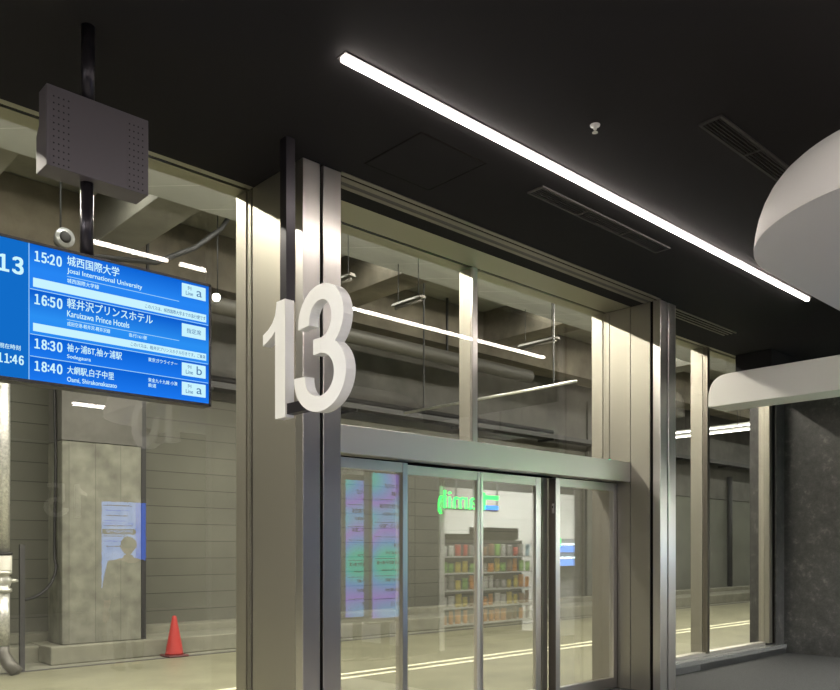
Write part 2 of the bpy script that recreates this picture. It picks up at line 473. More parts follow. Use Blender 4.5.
e = thing('linear_ceiling_light', (-3.5, 2.6, H), 'added housing of an unseen fill light far to the left of the departure screen', 'ceiling light')  # housing made up to go with the added left fill
box('housing', -3.56, -3.44, .28, 4.92, 4.205, H, 'vent', e)
e = thing('store_fill_bar', (10.1, 2.6, 3.27), 'slim added bar for the unseen fill light facing the snack rack', 'light')  # bar made up to carry the added packet fill
box('housing', 9.0, 11.2, 2.57, 2.67, 3.29, 3.33, 'vent', e)
for x in (9.1, 11.1): tube('hanger', [(x, 2.62, 3.32), (x, 2.62, H)], .01, 'vent', e)
h = thing('ceiling_hatch', (3.577, 3.834, H), 'flush square access hatch in the black ceiling near the first pillar', 'hatch')
hz = H - .003
box('lid', 3.590, 4.190, 3.840, 4.405, hz, H, 'black_ceiling', h)
for (a, b, c, d) in ((3.577, 4.203, 4.405, 4.412), (3.577, 4.203, 3.828, 3.835), (3.577, 3.584, 3.835, 4.405), (4.196, 4.203, 3.835, 4.405)):
    box('rim', a, b, c, d, H - .004, H, 'gap', h)

def vent(x0, x1, y0, y1, label):
    e = thing('ceiling_vent', (x0, y0, H), label, 'vent', None)
    z = H - .014; t = .018
    for (a, b, c, d) in ((x0, x1, y0, y0 + t), (x0, x1, y1 - t, y1), (x0, x0 + t, y0 + t, y1 - t), (x1 - t, x1, y0 + t, y1 - t)):
        box('frame', a, b, c, d, z, H, 'vent', e)
    box('backing', x0 + t, x1 - t, y0 + t, y1 - t, H - .003, H, 'gap', e)
    n = 5
    for k in range(n):
        yy = y0 + t + (y1 - y0 - 2 * t) * (k + .5) / n
        box('blade', x0 + t, x1 - t, yy - .003, yy + .003, z + .002, H - .003, 'vent', e)
    for q in (1, 2):
        xx = x0 + (x1 - x0) * q / 3
        box('crossbar', xx - .008, xx + .008, y0 + t, y1 - t, z, H - .003, 'vent', e)
    return e
vent(4.765, 6.575, 3.775, 3.925, 'narrow black ceiling vent between the glowing light line and the doors')
vent(4.80, 6.60, 2.405, 2.56, 'black ceiling vent partly hidden by the round-cornered white slab')
sp = thing('sprinkler', (4.331, 3.015, H), 'small ceiling sprinkler between the light line and the far vent', 'sprinkler')
bm = bmesh.new(); bm_lathe(bm, 0, 0, [(.032, 0), (.03, -.008), (.012, -.012), (.01, -.03)]); link('rosette', bm, 'lamp_white', sp, True)
bm = bmesh.new(); bm_lathe(bm, 0, 0, [(.004, -.03), (.004, -.045), (.018, -.047), (.018, -.05)]); link('deflector', bm, 'galv', sp, True)

# ------------------------------------------------------------------ white hanging slabs
def rounded_slab(name, x0, x1, y0, y1, z0, z1, r, label):
    e = thing(name, (x0, y1, z0), label, 'ceiling slab')
    def ring(inset, z):
        pts = []
        X0, X1, Y0, Y1, R = x0 + inset, x1 - inset, y0 + inset, y1 - inset, r - inset
        for (cx, cy, a0) in ((X0 + R, Y1 - R, 90), (X0 + R, Y0 + R, 180), (X1 - R, Y0 + R, 270), (X1 - R, Y1 - R, 0)):
            for k in range(25):
                a = math.radians(a0 + 90 * k / 24)
                pts.append((cx + R * math.cos(a) - x0, cy + R * math.sin(a) - y1, z - z0))
        return pts
    bm = bmesh.new()
    prof = [(0.0, z0), (0.0, z0 + .01)]
    hgt = z1 - z0
    for k in range(1, 9):
        a = k / 8 * PI / 2
        prof.append((.22 * (1 - math.cos(a)) + .03 * k / 8, z0 + .01 + (hgt - .01) * math.sin(a)))
    rings = [[bm.verts.new(p) for p in ring(i, z)] for i, z in prof]
    n = len(rings[0])
    for a, b in zip(rings, rings[1:]):
        for k in range(n): bm.faces.new((a[k], a[(k + 1) % n], b[(k + 1) % n], b[k]))
    bm.faces.new(rings[0][::-1]); bm.faces.new(rings[-1])
    s = link('shell', bm, 'white_paint', e, True)
    md = s.modifiers.new('sharp', 'EDGE_SPLIT'); md.split_angle = math.radians(40)
    for (xx, yy) in ((x0 + 1.3, y1 - 1.2), (x1 - 1.2, y1 - 1.2), (x0 + 1.3, y0 + 1.2), (x1 - 1.2, y0 + 1.2)):
        tube('hanger', [(xx, yy, z1 - .02), (xx, yy, H)], .012, 'pole_black', e)
    return e
rounded_slab('hanging_slab', 4.25, 8.4, -.9, 2.31, 3.35, 3.76, 1.0, 'large white round-cornered slab hanging under the ceiling at upper right')

def beam():
    e = thing('hanging_beam', (9.67, 5.03, 3.355), 'long white beam with rounded far end in front of the stone wall', 'beam')
    prof = [(-.02, .0)]
    R = .33
    pts = [(0.0, 0.0), (0.0, .06)]
    for k in range(1, 13):
        a = k / 12 * PI / 2
        pts.append((-R * (1 - math.cos(a) ** .62), .06 + .335 * math.sin(a) ** .8))
    pts += [(-5.2, .395), (-5.2, 0)]
    bm = bmesh.new()
    L = [bm.verts.new((0, y, z)) for y, z in pts]; Rr = [bm.verts.new((.46, y, z)) for y, z in pts]
    n = len(pts)
    for k in range(n): bm.faces.new((L[k], L[(k + 1) % n], Rr[(k + 1) % n], Rr[k]))
    bm.faces.new(L[::-1]); bm.faces.new(Rr)
    link('shell', bm, 'white_paint', e, bevel=.012)
    for y in (2.4, .6): tube('hanger', [(9.9, y, 3.74), (9.9, y, H)], .012, 'pole_black', e)
beam()

# ------------------------------------------------------------------ number 13 sign
def strip(bm, a, b):
    n = len(a)
    for k in range(n): bm.faces.new((a[k], a[(k + 1) % n], b[(k + 1) % n], b[k]))
    for k in range(n // 2 - 1):
        bm.faces.new((a[k], a[k + 1], a[n - 2 - k], a[n - 1 - k]))
        bm.faces.new((b[k], b[k + 1], b[n - 2 - k], b[n - 1 - k]))

def extrude_poly(bm, pts, X0, X1, Y0, Z0, sy, sz):
    """pts (x right, y up) drawn on a face that looks towards -X, text running towards -Y"""
    a = [bm.verts.new((X0, Y0 - x * sy, Z0 + y * sz)) for x, y in pts]
    b = [bm.verts.new((X1, Y0 - x * sy, Z0 + y * sz)) for x, y in pts]
    n = len(pts)
    if n > 20:
        strip(bm, a, b); return
    for k in range(n): bm.faces.new((a[k], a[(k + 1) % n], b[(k + 1) % n], b[k]))
    bm.faces.new(a[::-1]); bm.faces.new(b)

def stroke(path, wd):
    Lf, Rt = [], []
    for i, p in enumerate(path):
        q0 = path[max(i - 1, 0)]; q1 = path[min(i + 1, len(path) - 1)]
        dx, dy = q1[0] - q0[0], q1[1] - q0[1]; l = math.hypot(dx, dy) or 1
        # heavier where the stroke runs upright
        ww = wd[0] + (wd[1] - wd[0]) * (dy / l) ** 2
        nx, ny = -dy / l * ww / 2, dx / l * ww / 2
        Lf.append((p[0] + nx, p[1] + ny)); Rt.append((p[0] - nx, p[1] - ny))
    return Lf + Rt[::-1]

def three_outline(wd=(.125, .155)):
    up, lo = [], []
    cx, cy, rx, ry = .295, .727, .225, .21
    for k in range(33):
        a = math.radians(188 - (188 + 90) * k / 32)
        up.append((cx + rx * math.cos(a), cy + ry * math.sin(a)))
    cx2, cy2, rx2, ry2 = .285, .29, .27, .2275
    for k in range(37):
        a = math.radians(90 - (90 + 180 + 4) * k / 36)
        lo.append((cx2 + rx2 * math.cos(a), cy2 + ry2 * math.sin(a)))
    return up, lo

E13 = thing('number_sign', (2.995, 4.50, H), 'white block number 13 hung from a black bar beside the first pillar', 'sign')
q = E13.location
bm = bmesh.new(); bm_box(bm, 2.965 - q.x, 3.035 - q.x, 4.463 - q.y, 4.537 - q.y, 3.18 - q.z, 0); link('hanging_bar', bm, 'pole_black', E13, bevel=.002)
bm = bmesh.new(); bm_box(bm, 2.965 - q.x, 3.03 - q.x, 3.98 - q.y, 4.46 - q.y, 2.435 - q.z, 2.505 - q.z); link('bottom_bracket', bm, 'pole_black', E13, bevel=.002)
one = [(0, .66), (0, .755), (.07, .785), (.13, .83), (.17, .89), (.185, .96), (.19, 1.0), (.305, 1.0), (.305, 0), (.17, 0), (.17, .755), (.12, .715), (.06, .685)]
one = [(x * .87, y) for x, y in one]
def glyph(nm, outs, X0, X1, Y0, Z0, sy, sz, parent, off=(0, 0, 0)):
    bm = bmesh.new()
    for o_ in outs: extrude_poly(bm, o_, X0 - off[0], X1 - off[0], Y0 - off[1], Z0 - off[2], sy, sz)
    ob = link(nm, bm, 'sign_white', parent)
    return ob
d1 = glyph('digit_one', [one], 2.95, 3.02, 4.72, 2.415, 1.0, .77, E13, q)
up, lo = three_outline()
wd = (.12, .155)
path3 = [(.20, .5175), (.25, .5175)] 
stub = [(.205, .457), (.205, .577), (.30, .577), (.30, .457)]
bm = bmesh.new()
for o_, dx in ((stroke(up, wd), .0), (stroke(lo, wd), .0012), (stub, .0024)):
    extrude_poly(bm, o_, 2.95 - dx - q[0], 3.022 - dx - q[0], 4.30 - q[1], 2.402 - q[2], .78, .788)
d3 = link('digit_three', bm, 'sign_white', E13)

# number 15 sign at the far side of the hall (seen mirrored in the left pane)
E15 = thing('number_sign', (6.9, -8.66, 3.2), 'white number 15 across the hall, mirrored small in the left pane', 'sign')
box('hanging_bar', 6.86, 6.94, -8.70, -8.62, 3.1, H, 'pole_black', E15)
def flat_glyph(nm, outs, x0, z0, sx, sz, y, parent):
    qq = parent.location; bm = bmesh.new()
    for pts in outs:
        a = [bm.verts.new((x0 - px * sx - qq.x, y - qq.y, z0 + pz * sz - qq.z)) for px, pz in pts]
        b = [bm.verts.new((x0 - px * sx - qq.x, y + .09 - qq.y, z0 + pz * sz - qq.z)) for px, pz in pts]
        n = len(pts)
        if n > 20:
            strip(bm, a, b); continue
        for k in range(n): bm.faces.new((a[k], a[(k + 1) % n], b[(k + 1) % n], b[k]))
        bm.faces.new(a[::-1]); bm.faces.new(b)
    link(nm, bm, 'sign_white', parent)
flat_glyph('digit_one', [one], 7.25, 2.3, 1.0, .78, -8.70, E15)
five_arc = [(.285 + .26 * math.cos(math.radians(a)), .30 + .235 * math.sin(math.radians(a))) for a in range(135, -176, -10)]
flat_glyph('digit_five', [stroke(five_arc, wd), [(.06, .46), (.19, .5), (.21, .88), (.52, .88), (.52, 1), (.09, 1)]], 6.80, 2.3, .8, .78, -8.70, E15)

# ------------------------------------------------------------------ ceiling loudspeaker box, pole and departure display
SB = thing('speaker_box', (1.635, 4.17, 3.45), 'dark grey perforated box on the pole above the blue departure screen', 'speaker')
q = SB.location
bm = bmesh.new()
prof = [(0, -.001), (.155, -.001), (.155, .19), (.115, .235), (.115, .40), (0, .40)]
A = [bm.verts.new((-.261, y, z)) for y, z in prof]; B = [bm.verts.new((.261, y, z)) for y, z in prof]
for k in range(6): bm.faces.new((A[k], A[(k + 1) % 6], B[(k + 1) % 6], B[k]))
bm.faces.new(A[::-1]); bm.faces.new(B); link('housing', bm, 'speaker_box', SB, bevel=.003)
def grille_mat():
    m = mat('grille_plate', (.10, .09, .10), .42, .35)
    nt = m.node_tree; b = nt.nodes['Principled BSDF']
    tc = nt.nodes.new('ShaderNodeTexCoord'); mp = nt.nodes.new('ShaderNodeVectorMath'); mp.operation = 'DIVIDE'
    mp.inputs[1].default_value = (.024, 1, .033)
    fr = nt.nodes.new('ShaderNodeVectorMath'); fr.operation = 'FRACTION'
    sb = nt.nodes.new('ShaderNodeVectorMath'); sb.operation = 'SUBTRACT'; sb.inputs[1].default_value = (.5, 0, .5)
    ml = nt.nodes.new('ShaderNodeVectorMath'); ml.operation = 'MULTIPLY'; ml.inputs[1].default_value = (.024, 0, .033)
    ln = nt.nodes.new('ShaderNodeVectorMath'); ln.operation = 'LENGTH'
    lt = nt.nodes.new('ShaderNodeMath'); lt.operation = 'LESS_THAN'; lt.inputs[1].default_value = .0042
    mx = nt.nodes.new('ShaderNodeMix'); mx.data_type = 'RGBA'
    mx.inputs[6].default_value = (.10, .09, .10, 1); mx.inputs[7].default_value = (.004, .004, .004, 1)
    nt.links.new(tc.outputs['Object'], mp.inputs[0]); nt.links.new(mp.outputs[0], fr.inputs[0]); nt.links.new(fr.outputs[0], sb.inputs[0])
    nt.links.new(sb.outputs[0], ml.inputs[0]); nt.links.new(ml.outputs[0], ln.inputs[0]); nt.links.new(ln.outputs['Value'], lt.inputs[0])
    nt.links.new(lt.outputs[0], mx.inputs[0]); nt.links.new(mx.outputs[2], b.inputs['Base Color'])
    return m
M['grille_plate'] = grille_mat()
for x0 in (-.24, .144):
    bm = bmesh.new(); bm_box(bm, x0, x0 + .096, -.0012, .002, .0, .363)
    link('grille', bm, 'grille_plate', SB)

DS = thing('departure_display', (1.66, 4.2, 2.37), 'wide blue departure screen for stop 13 hanging on a black pole', 'display')
q = DS.location
X0, X1, Z0, Z1 = 1.052, 2.281, 2.367, 3.064
def bev_box(nm, *a, m, par, bevel=0): return box(nm, *a, m, par, bevel)
box('housing', X0, X1, 4.206, 4.29, Z0, Z1, 'frame_black', DS, .004)
for (a, b, c, d) in ((X0, X1, Z0, Z0 + .016), (X0, X1, Z1 - .014, Z1), (X0, X0 + .014, Z0, Z1), (X1 - .014, X1, Z0, Z1)):
    box('bezel', a, b, 4.196, 4.208, c, d, 'frame_black', DS)

def screen_mat():
    m = bpy.data.materials.new('screen_blue'); m.use_nodes = True
    nt = m.node_tree; nt.nodes.clear()
    o = nt.nodes.new('ShaderNodeOutputMaterial'); e = nt.nodes.new('ShaderNodeEmission')
    tc = nt.nodes.new('ShaderNodeTexCoord'); s = nt.nodes.new('ShaderNodeSeparateXYZ'); r = nt.nodes.new('ShaderNodeValToRGB')
    # each row of the timetable is drawn with its own top-to-bottom fade
    r.color_ramp.interpolation = 'LINEAR'
    e0, e1 = r.color_ramp.elements
    zz = lambda z: (z - 2.37) / .70
    stops = [(2.385, (.012, .19, .86)), (2.50, (.003, .12, .66)), (2.503, (.012, .19, .86)), (2.607, (.003, .12, .66)), (2.611, (.02, .25, .90)), (2.70, (.025, .28, .90)),
             (2.825, (.003, .11, .62)), (2.832, (.02, .22, .88)), (2.93, (.02, .24, .9)), (3.055, (.003, .12, .64))]
    e0.position = zz(stops[0][0]); e0.color = (*stops[0][1], 1)
    e1.position = zz(stops[-1][0]); e1.color = (*stops[-1][1], 1)
    for z, c in stops[1:-1]:
        k = r.color_ramp.elements.new(zz(z)); k.color = (*c, 1)
    md = nt.nodes.new('ShaderNodeMath'); md.operation = 'DIVIDE'; md.inputs[1].default_value = .70
    nt.links.new(tc.outputs['Object'], s.inputs[0]); nt.links.new(s.outputs['Z'], md.inputs[0]); nt.links.new(md.outputs[0], r.inputs['Fac'])
    nt.links.new(r.outputs[0], e.inputs[0]); e.inputs[1].default_value = 1.0
    nt.links.new(e.outputs[0], o.inputs[0])
    return m
M['scr'] = screen_mat()
M['scr_side'] = emit_mat('scr_side', (.006, .15, .58), 1)
M['scr_line'] = emit_mat('scr_line', (.35, .68, 1), 1)
M['scr_text'] = emit_mat('scr_text', (.62, .93, 1), 1)
M['scr_pale'] = emit_mat('scr_pale', (.58, .90, 1), 1)
M['scr_ink'] = emit_mat('scr_ink', (.08, .20, .42), 1)
sc = box('screen', 1.301, X1 - .014, 4.200, 4.206, Z0 + .016, Z1 - .014, 'scr', DS)
box('side_panel', X0 + .014, 1.301, 4.200, 4.206, Z0 + .016, Z1 - .014, 'scr_side', DS)
YT = 4.1995
def line(x0, x1, z, t=.0035, m='scr_line', nm='rule'): return box(nm, x0, x1, YT - .001, 4.2, z - t / 2, z + t / 2, m, DS)
box('rule', 1.2995, 1.3025, YT - .001, 4.2, Z0 + .016, Z1 - .014, 'scr_line', DS)
for z in (2.829, 2.608, 2.500): line(1.306, 2.263, z)
line(1.482, 2.086, 2.929, .003); line(1.482, 2.086, 2.711, .003)
box('message_bar', 1.32, 2.25, YT - .001, 4.2, 2.842, 2.886, 'scr_pale', DS)
box('message_bar', 1.32, 2.25, YT - .001, 4.2, 2.625, 2.664, 'scr_pale', DS)
def T(s, x0, x1, z0, z1, m='scr_text', bold=.02, nm='lettering', yy=YT):
    return text(nm, s, x0, z0, z1 - z0, m, DS, y=yy - .0006, wdt=x1 - x0, bold=bold, wide=.60 if s.replace(':', '').isdigit() else 0)
T('13', 1.160, 1.268, 2.885, 2.965, bold=.11)
def clock(s, x0, x1, z0, z1):
    wd_ = (x1 - x0); a, b_ = s.split(':')
    T(a, x0, x0 + wd_ * .42, z0, z1, bold=.08, nm='time'); T(b_, x1 - wd_ * .45, x1 - wd_ * .02, z0, z1, bold=.08, nm='time')
    for f in (.12, .60):
        zc = z0 + (z1 - z0) * f
        box('time_dot', x0 + wd_ * .475, x0 + wd_ * .475 + .007, YT - .001, 4.2, zc, zc + .009, 'scr_text', DS)
T('現在時刻', 1.166, 1.262, 2.517, 2.541)
clock('11:46', 1.160, 1.276, 2.448, 2.492)
clock('15:20', 1.326, 1.455, 2.968, 3.018)
T('城西国際大学', 1.482, 1.748, 2.985, 3.035, bold=.02)
T('Josai International University', 1.482, 1.873, 2.940, 2.972)
T('城西国際大学線', 1.482, 1.642, 2.897, 2.920, bold=.01)
T('このバスは、城西国際大学までの急行便です', 1.89, 2.245, 2.852, 2.874, 'scr_ink', 0, yy=YT - .001)
clock('16:50', 1.326, 1.458, 2.757, 2.807)
T('軽井沢プリンスホテル', 1.482, 1.932, 2.770, 2.820, bold=.02)
T('Karuizawa Prince Hotels', 1.482, 1.802, 2.727, 2.758)
T('成田空港-軽井沢-軽井沢線', 1.482, 1.70, 2.680, 2.702, bold=.01)
T('急行161便', 1.80, 1.90, 2.682, 2.702, bold=.01)
T('このバスは、軽井沢プリンスホテル行きです。ご乗車', 1.81, 2.245, 2.634, 2.655, 'scr_ink', 0, yy=YT - .001)
clock('18:30', 1.326, 1.458, 2.540, 2.588)
T('袖ヶ浦BT,袖ヶ浦駅', 1.482, 1.762, 2.550, 2.592, bold=.02)
T('Sodegaura', 1.482, 1.60, 2.512, 2.536)
T('東京ガウライナー', 1.907, 2.075, 2.568, 2.590, bold=.01)
clock('18:40', 1.326, 1.458, 2.430, 2.478)
T('大網駅,白子中里', 1.482, 1.72, 2.438, 2.479, bold=.02)
T('Oami, Shirakonakazato', 1.482, 1.735, 2.396, 2.423)
T('東金九十九線 小湊', 1.907, 2.075, 2.458, 2.480, bold=.01)
T('鉄道', 1.907, 1.952, 2.430, 2.451, bold=.01)
for (z0, z1, kind) in ((2.962, 3.036, 'a'), (2.740, 2.812, ''), (2.522, 2.594, 'b'), (2.414, 2.487, 'a')):
    box('line_badge', 2.102, 2.247, YT - .002, 4.2, z0, z1, 'scr_pale', DS, .0008)
    yb = YT - .002
    if kind:
        T('列', 2.135, 2.158, z0 + .042, z0 + .062, 'scr_ink', 0, yy=yb)
        T('Line', 2.125, 2.168, z0 + .012, z0 + .034, 'scr_ink', 0, yy=yb)
        T(kind, 2.19, 2.222, z0 + .015, z0 + (.048 if kind == 'a' else .062), 'scr_ink', .01, yy=yb)
    else:
        T('指定席', 2.13, 2.218, z0 + .022, z0 + .05, 'scr_ink', 0, yy=yb)
# pole from ceiling through the speaker box down to the screen
PL = thing('ceiling_pole', (1.60, 4.252, 3.064), 'round black pole holding the departure screen up to the ceiling', 'pole')
tube('shaft', [(1.60, 4.252, 3.04), (1.60, 4.252, 3.45)], .033, 'pole_black', PL, 24)
tube('upper_shaft', [(1.60, 4.235, 3.85), (1.60, 4.235, H)], .033, 'pole_black', PL, 24)

# ------------------------------------------------------------------ bus level outside
struct(box('road', -14, 60, 5.6, 10.95, -.12, 0, 'road')).name = 'floor_road'
for nm, ya in (('road_line', 7.74), ('road_line', 8.0)):
    e = box(nm, -14, 45, ya, ya + .09, 0, .004, 'road_line')
    tag(e, 'white painted line along the road, %s of the pair' % ('nearer the doors' if ya < 7.9 else 'farther from the doors'), 'road marking')
gt = struct(box('gutter', -14, 60, 10.95, 11.03, -.12, .004, 'gutter')); gt.name = 'trim_6'
k0 = struct(box('apron', -14, 60, 11.03, 11.76, -.12, .002, 'kerb')); k0.name = 'floor_apron'
k1 = struct(box('kerb', -14, 60, 11.75, 12.6, -.12, .23, 'kerb', None, .02)); k1.name = 'trim_7'
k2 = struct(box('kerb_step', -14, 60, 12.15, 12.6, .23, .36, 'kerb', None, .015)); k2.name = 'trim_8'
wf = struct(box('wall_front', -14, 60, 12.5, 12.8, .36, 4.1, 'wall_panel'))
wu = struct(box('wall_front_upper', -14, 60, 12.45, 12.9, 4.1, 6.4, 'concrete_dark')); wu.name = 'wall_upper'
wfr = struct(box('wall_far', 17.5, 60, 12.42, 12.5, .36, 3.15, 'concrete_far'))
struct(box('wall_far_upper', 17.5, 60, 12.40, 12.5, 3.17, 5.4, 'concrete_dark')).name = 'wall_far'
sl = struct(box('ceiling_slab', -14, 60, 5.2, 12.9, 6.4, 6.7, 'concrete_ceiling')); sl.name = 'ceiling'
struct(box('wall_end', 60, 60.3, 5, 13, 0, 6.4, 'concrete_dark'))
struct(box('wall_end', -14.3, -14, 5, 13, 0, 6.4, 'concrete_dark'))
struct(box('wall_over_doors', -14, 60, 5.42, 5.505, H + .05, 6.4, 'concrete_dark')).name = 'wall_over'
# hall front beyond the stone wall
struct(box('wall_front_right', XS + .3, 60, 5.3, 5.6, 0, H, 'hall_wall')).name = 'wall_outer'

# light grey panelled duct under the bus-level ceiling
tag(box('ceiling_duct', -10, 30, 8.1, 8.85, 5.60, 6.1, 'grey_panel'), 'wide light grey panelled duct high above the road', 'duct')
def cbeam(name, x0, x1, y0, y1, z0, z1, m, label):
    return tag(box(name, x0, x1, y0, y1, z0, z1, m, None, .01), label, 'beam', 'concrete ceiling beams')
for i, (x, m, lab) in enumerate(((-.2, 'concrete_brown', 'stained concrete ceiling beam at far left behind the departure screen'),
        (2.2, 'concrete_ceiling', 'concrete ceiling beam seen above the middle of the departure screen'),
        (4.3, 'concrete_ceiling', 'concrete ceiling beam resting over the square column'),
        (8.2, 'concrete_brown', 'stained concrete ceiling beam behind the left upper pane'),
        (12.2, 'concrete_brown', 'stained concrete ceiling beam behind the right upper pane'),
        (17.0, 'concrete_ceiling', 'concrete ceiling beam behind the right-hand window'))):
    cbeam('concrete_beam', x, x + .55, 8.86, 12.4, 5.75, 6.4, m, lab)
cbeam('concrete_beam', -14, 60, 11.2, 11.75, 5.55, 6.39, 'concrete_brown', 'long brown stained concrete beam running along the wall top').location.z = .001

# pipes
def pipe(pts, r, m, label, nm='pipe', n=16):
    o = tube(nm, pts, r, m, None, n); return tag(o, label, 'pipe')
pipe([(3.6, 11.06, 5.25), (13.5, 11.06, 5.25)], .13, 'duct', 'thick grey pipe running level high on the wall behind the upper panes')
pipe([(6.1, 12.39, 4.45), (16, 12.39, 4.45)], .05, 'rubber', 'thin dark pipe along the wall low behind the upper panes')
pipe([(9.6, 7.0, 3.98), (9.6, 10.7, 3.98)], .022, 'galv', 'thin pale pipe crossing above the road behind the upper panes')
for x in (5.0, 8.0, 11.0): tag(box('pipe_hanger', x, x + .03, 11.04, 11.08, 5.36, 6.4, 'rubber'), 'thin dark strap holding up the thick grey pipe', 'bracket', 'straps holding the thick pipe')
for x in (9.59,):
    for y in (7.4, 10.2): tag(box('pipe_hanger', x, x + .02, y, y + .02, 4.0, 6.4, 'rubber'), 'thin rod holding up the pale crossing pipe', 'bracket', 'rods holding the crossing pipe')
tray = thing('cable_tray', (6.0, 12.0, 4.25), 'dark cable tray along the wall behind the upper panes', 'cable tray')
box('tray_bed', 6.0, 30, 11.95, 12.3, 4.22, 4.25, 'rubber', tray)
for k in range(8): box('bracket', 6.5 + 3 * k, 6.54 + 3 * k, 11.95, 12.46, 4.16, 4.22, 'rubber', tray)
for k in range(2): box('tray_rail', 6.0, 30, 11.93 + k * .36, 11.95 + k * .36, 4.20, 4.30, 'gutter', tray)

# tube lights
def tube_light(p0, p1, label, glow=True):
    p0, p1 = Vector(p0), Vector(p1)
    e = thing('tube_light', p0, label, 'light', None)
    d = (p1 - p0); n = d.normalized(); s = Vector((n.y, -n.x, 0))
    bm = bmesh.new()
    for a, b, z0, z1 in ((-.06, .06, .03, .07),):
        vs = []
        for t in (Vector(), d):
            for sx, zz in ((a, z0), (b, z0), (b * .5, z1), (a * .5, z1)):
                vs.append(bm.verts.new(t + s * sx + Vector((0, 0, zz))))
        for f in ((0, 1, 5, 4), (1, 2, 6, 5), (2, 3, 7, 6), (3, 0, 4, 7), (3, 2, 1, 0), (4, 5, 6, 7)): bm.faces.new([vs[i] for i in f])
    link('fixture', bm, 'lamp_white' if glow else 'duct', e)
    bm = bmesh.new(); bm_tube(bm, [n * .03, d - n * .03], .018, 10)
    link('tube', bm, ('tube_row_glow' if p0.y < 7.5 else 'tube_glow') if glow else 'duct', e, True)
    for q_ in (.15, .85):
        bm = bmesh.new(); c = d * q_; bm_tube(bm, [c + Vector((0, 0, .07)), c + Vector((0, 0, 6.4 - p0.z))], .006, 6)
        link('hanger', bm, 'rubber', e)
    return e
for k in range(10):
    tube_light((-2 + 2.4 * k, 7.02, 5.19), (.3 + 2.4 * k, 7.02, 5.19), 'lit tube light in the near row over the bus road', True)['group'] = 'lit tubes near row'
e = tube_light((19.4, 8.78, 4.5), (19.4, 12.3, 4.5), 'bright tube light across the road behind the right-hand window')
tube_light((21.5, 9.9, 4.95), (21.5, 12.2, 4.95), 'upper of the two bright tubes behind the right-hand window')
tube_light((6.3, 8.0, 4.95), (6.3, 8.6, 4.95), 'unlit tube fitting behind the left upper pane near the pillar', False)
tube_light((7.6, 8.1, 4.98), (7.6, 8.7, 4.98), 'unlit tube fitting just left of the upper mullion', False)
tube_light((10.6, 8.1, 4.95), (10.6, 8.9, 4.95), 'unlit tube fitting behind the right upper pane', False)

# square concrete column
cc = thing('concrete_column', (4.52, 11.65, .25), 'square concrete column with dark upper part beyond the left pane', 'column')
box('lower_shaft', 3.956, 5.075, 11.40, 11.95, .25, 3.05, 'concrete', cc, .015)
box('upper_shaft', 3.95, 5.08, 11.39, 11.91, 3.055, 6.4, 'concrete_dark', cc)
bs = struct(box('column_base', 3.77, 60, 11.28, 12.14, 0, .25, 'kerb', None, .02)); bs.name = 'trim_9'
tag(box('steel_channel', 5.085, 5.155, 11.42, 11.52, .25, 3.75, 'rubber'), 'dark upright channel against the right side of the concrete column', 'channel')

# traffic cone
cn = thing('traffic_cone', (5.42, 11.06, 0.004), 'red traffic cone standing at the kerb beside the concrete column', 'traffic cone')
bm = bmesh.new(); bm_lathe(bm, 0, 0, [(.13, .03), (.125, .06), (.108, .16), (.034, .56), (.028, .585), (.016, .592)], 28); link('cone_body', bm, 'cone', cn, True)
bm = bmesh.new(); bm_box(bm, -.155, .155, -.155, .155, 0, .03); link('base', bm, 'cone_black', cn, bevel=.02)

# insulated pipe with valve at far left
ip = thing('insulated_pipe', (3.62, 11.3, 0.14), 'shiny foil wrapped pipe with white valve at the far left edge', 'pipe')
def V(x, y, z): return (x - ip.location.x, y - ip.location.y, z - ip.location.z)
def lathe_part(nm, prof, m, par, n=20):
    bm = bmesh.new(); bm_lathe(bm, 0, 0, prof, n); return link(nm, bm, m, par, True)
ip.location = (3.075, 10.9, .01)
lathe_part('pipe_run', [(.075, .35), (.075, 1.02)], 'foil', ip)
lathe_part('pipe_run', [(.075, 1.50), (.08, 3.0), (.075, 5.2)], 'foil', ip)
lathe_part('valve', [(.055, 1.0), (.10, 1.02), (.10, 1.06), (.07, 1.07), (.095, 1.13), (.095, 1.18), (.07, 1.23), (.10, 1.24), (.10, 1.28)], 'galv', ip)
lathe_part('coupling', [(.098, 1.28), (.1, 1.30), (.1, 1.46), (.098, 1.48)], 'valve', ip)
lathe_part('clamp', [(.106, 1.475), (.106, 1.51)], 'rubber', ip)
bm = bmesh.new(); bm_tube(bm, [(.05, 0, 1.155), (.17, 0, 1.155)], [.035, .02], 12); link('valve_stem', bm, 'galv', ip, True)
bm = bmesh.new(); bm_tube(bm, [(.0, 0, .40), (.0, 0, .25), (.05, -.06, .12), (.12, -.14, .02)], [.07, .075, .08, .08], 16); link('outlet', bm, 'duct', ip, True)
tag(box('steel_post', 3.30, 3.36, 11.0, 11.05, 0, 1.62, 'gutter'), 'slim grey steel post beside the foil wrapped pipe', 'post')
cb = []
for k in range(40):
    t = k / 39
    if t < .6: cb.append((3.915, 11.55 - .02 * math.sin(t * 20), 5.4 - (5.4 - 1.35) * t / .6))
    else:
        a = (t - .6) / .4 * PI / 2
        cb.append((3.915 - .50 * (1 - math.cos(a)), 11.5 - .25 * (1 - math.cos(a)), 1.35 - .45 * math.sin(a)))
tag(tube('cable', cb, .02, 'rubber', None, 8), 'black cable hanging down the column side and curving to the foil pipe', 'cable')
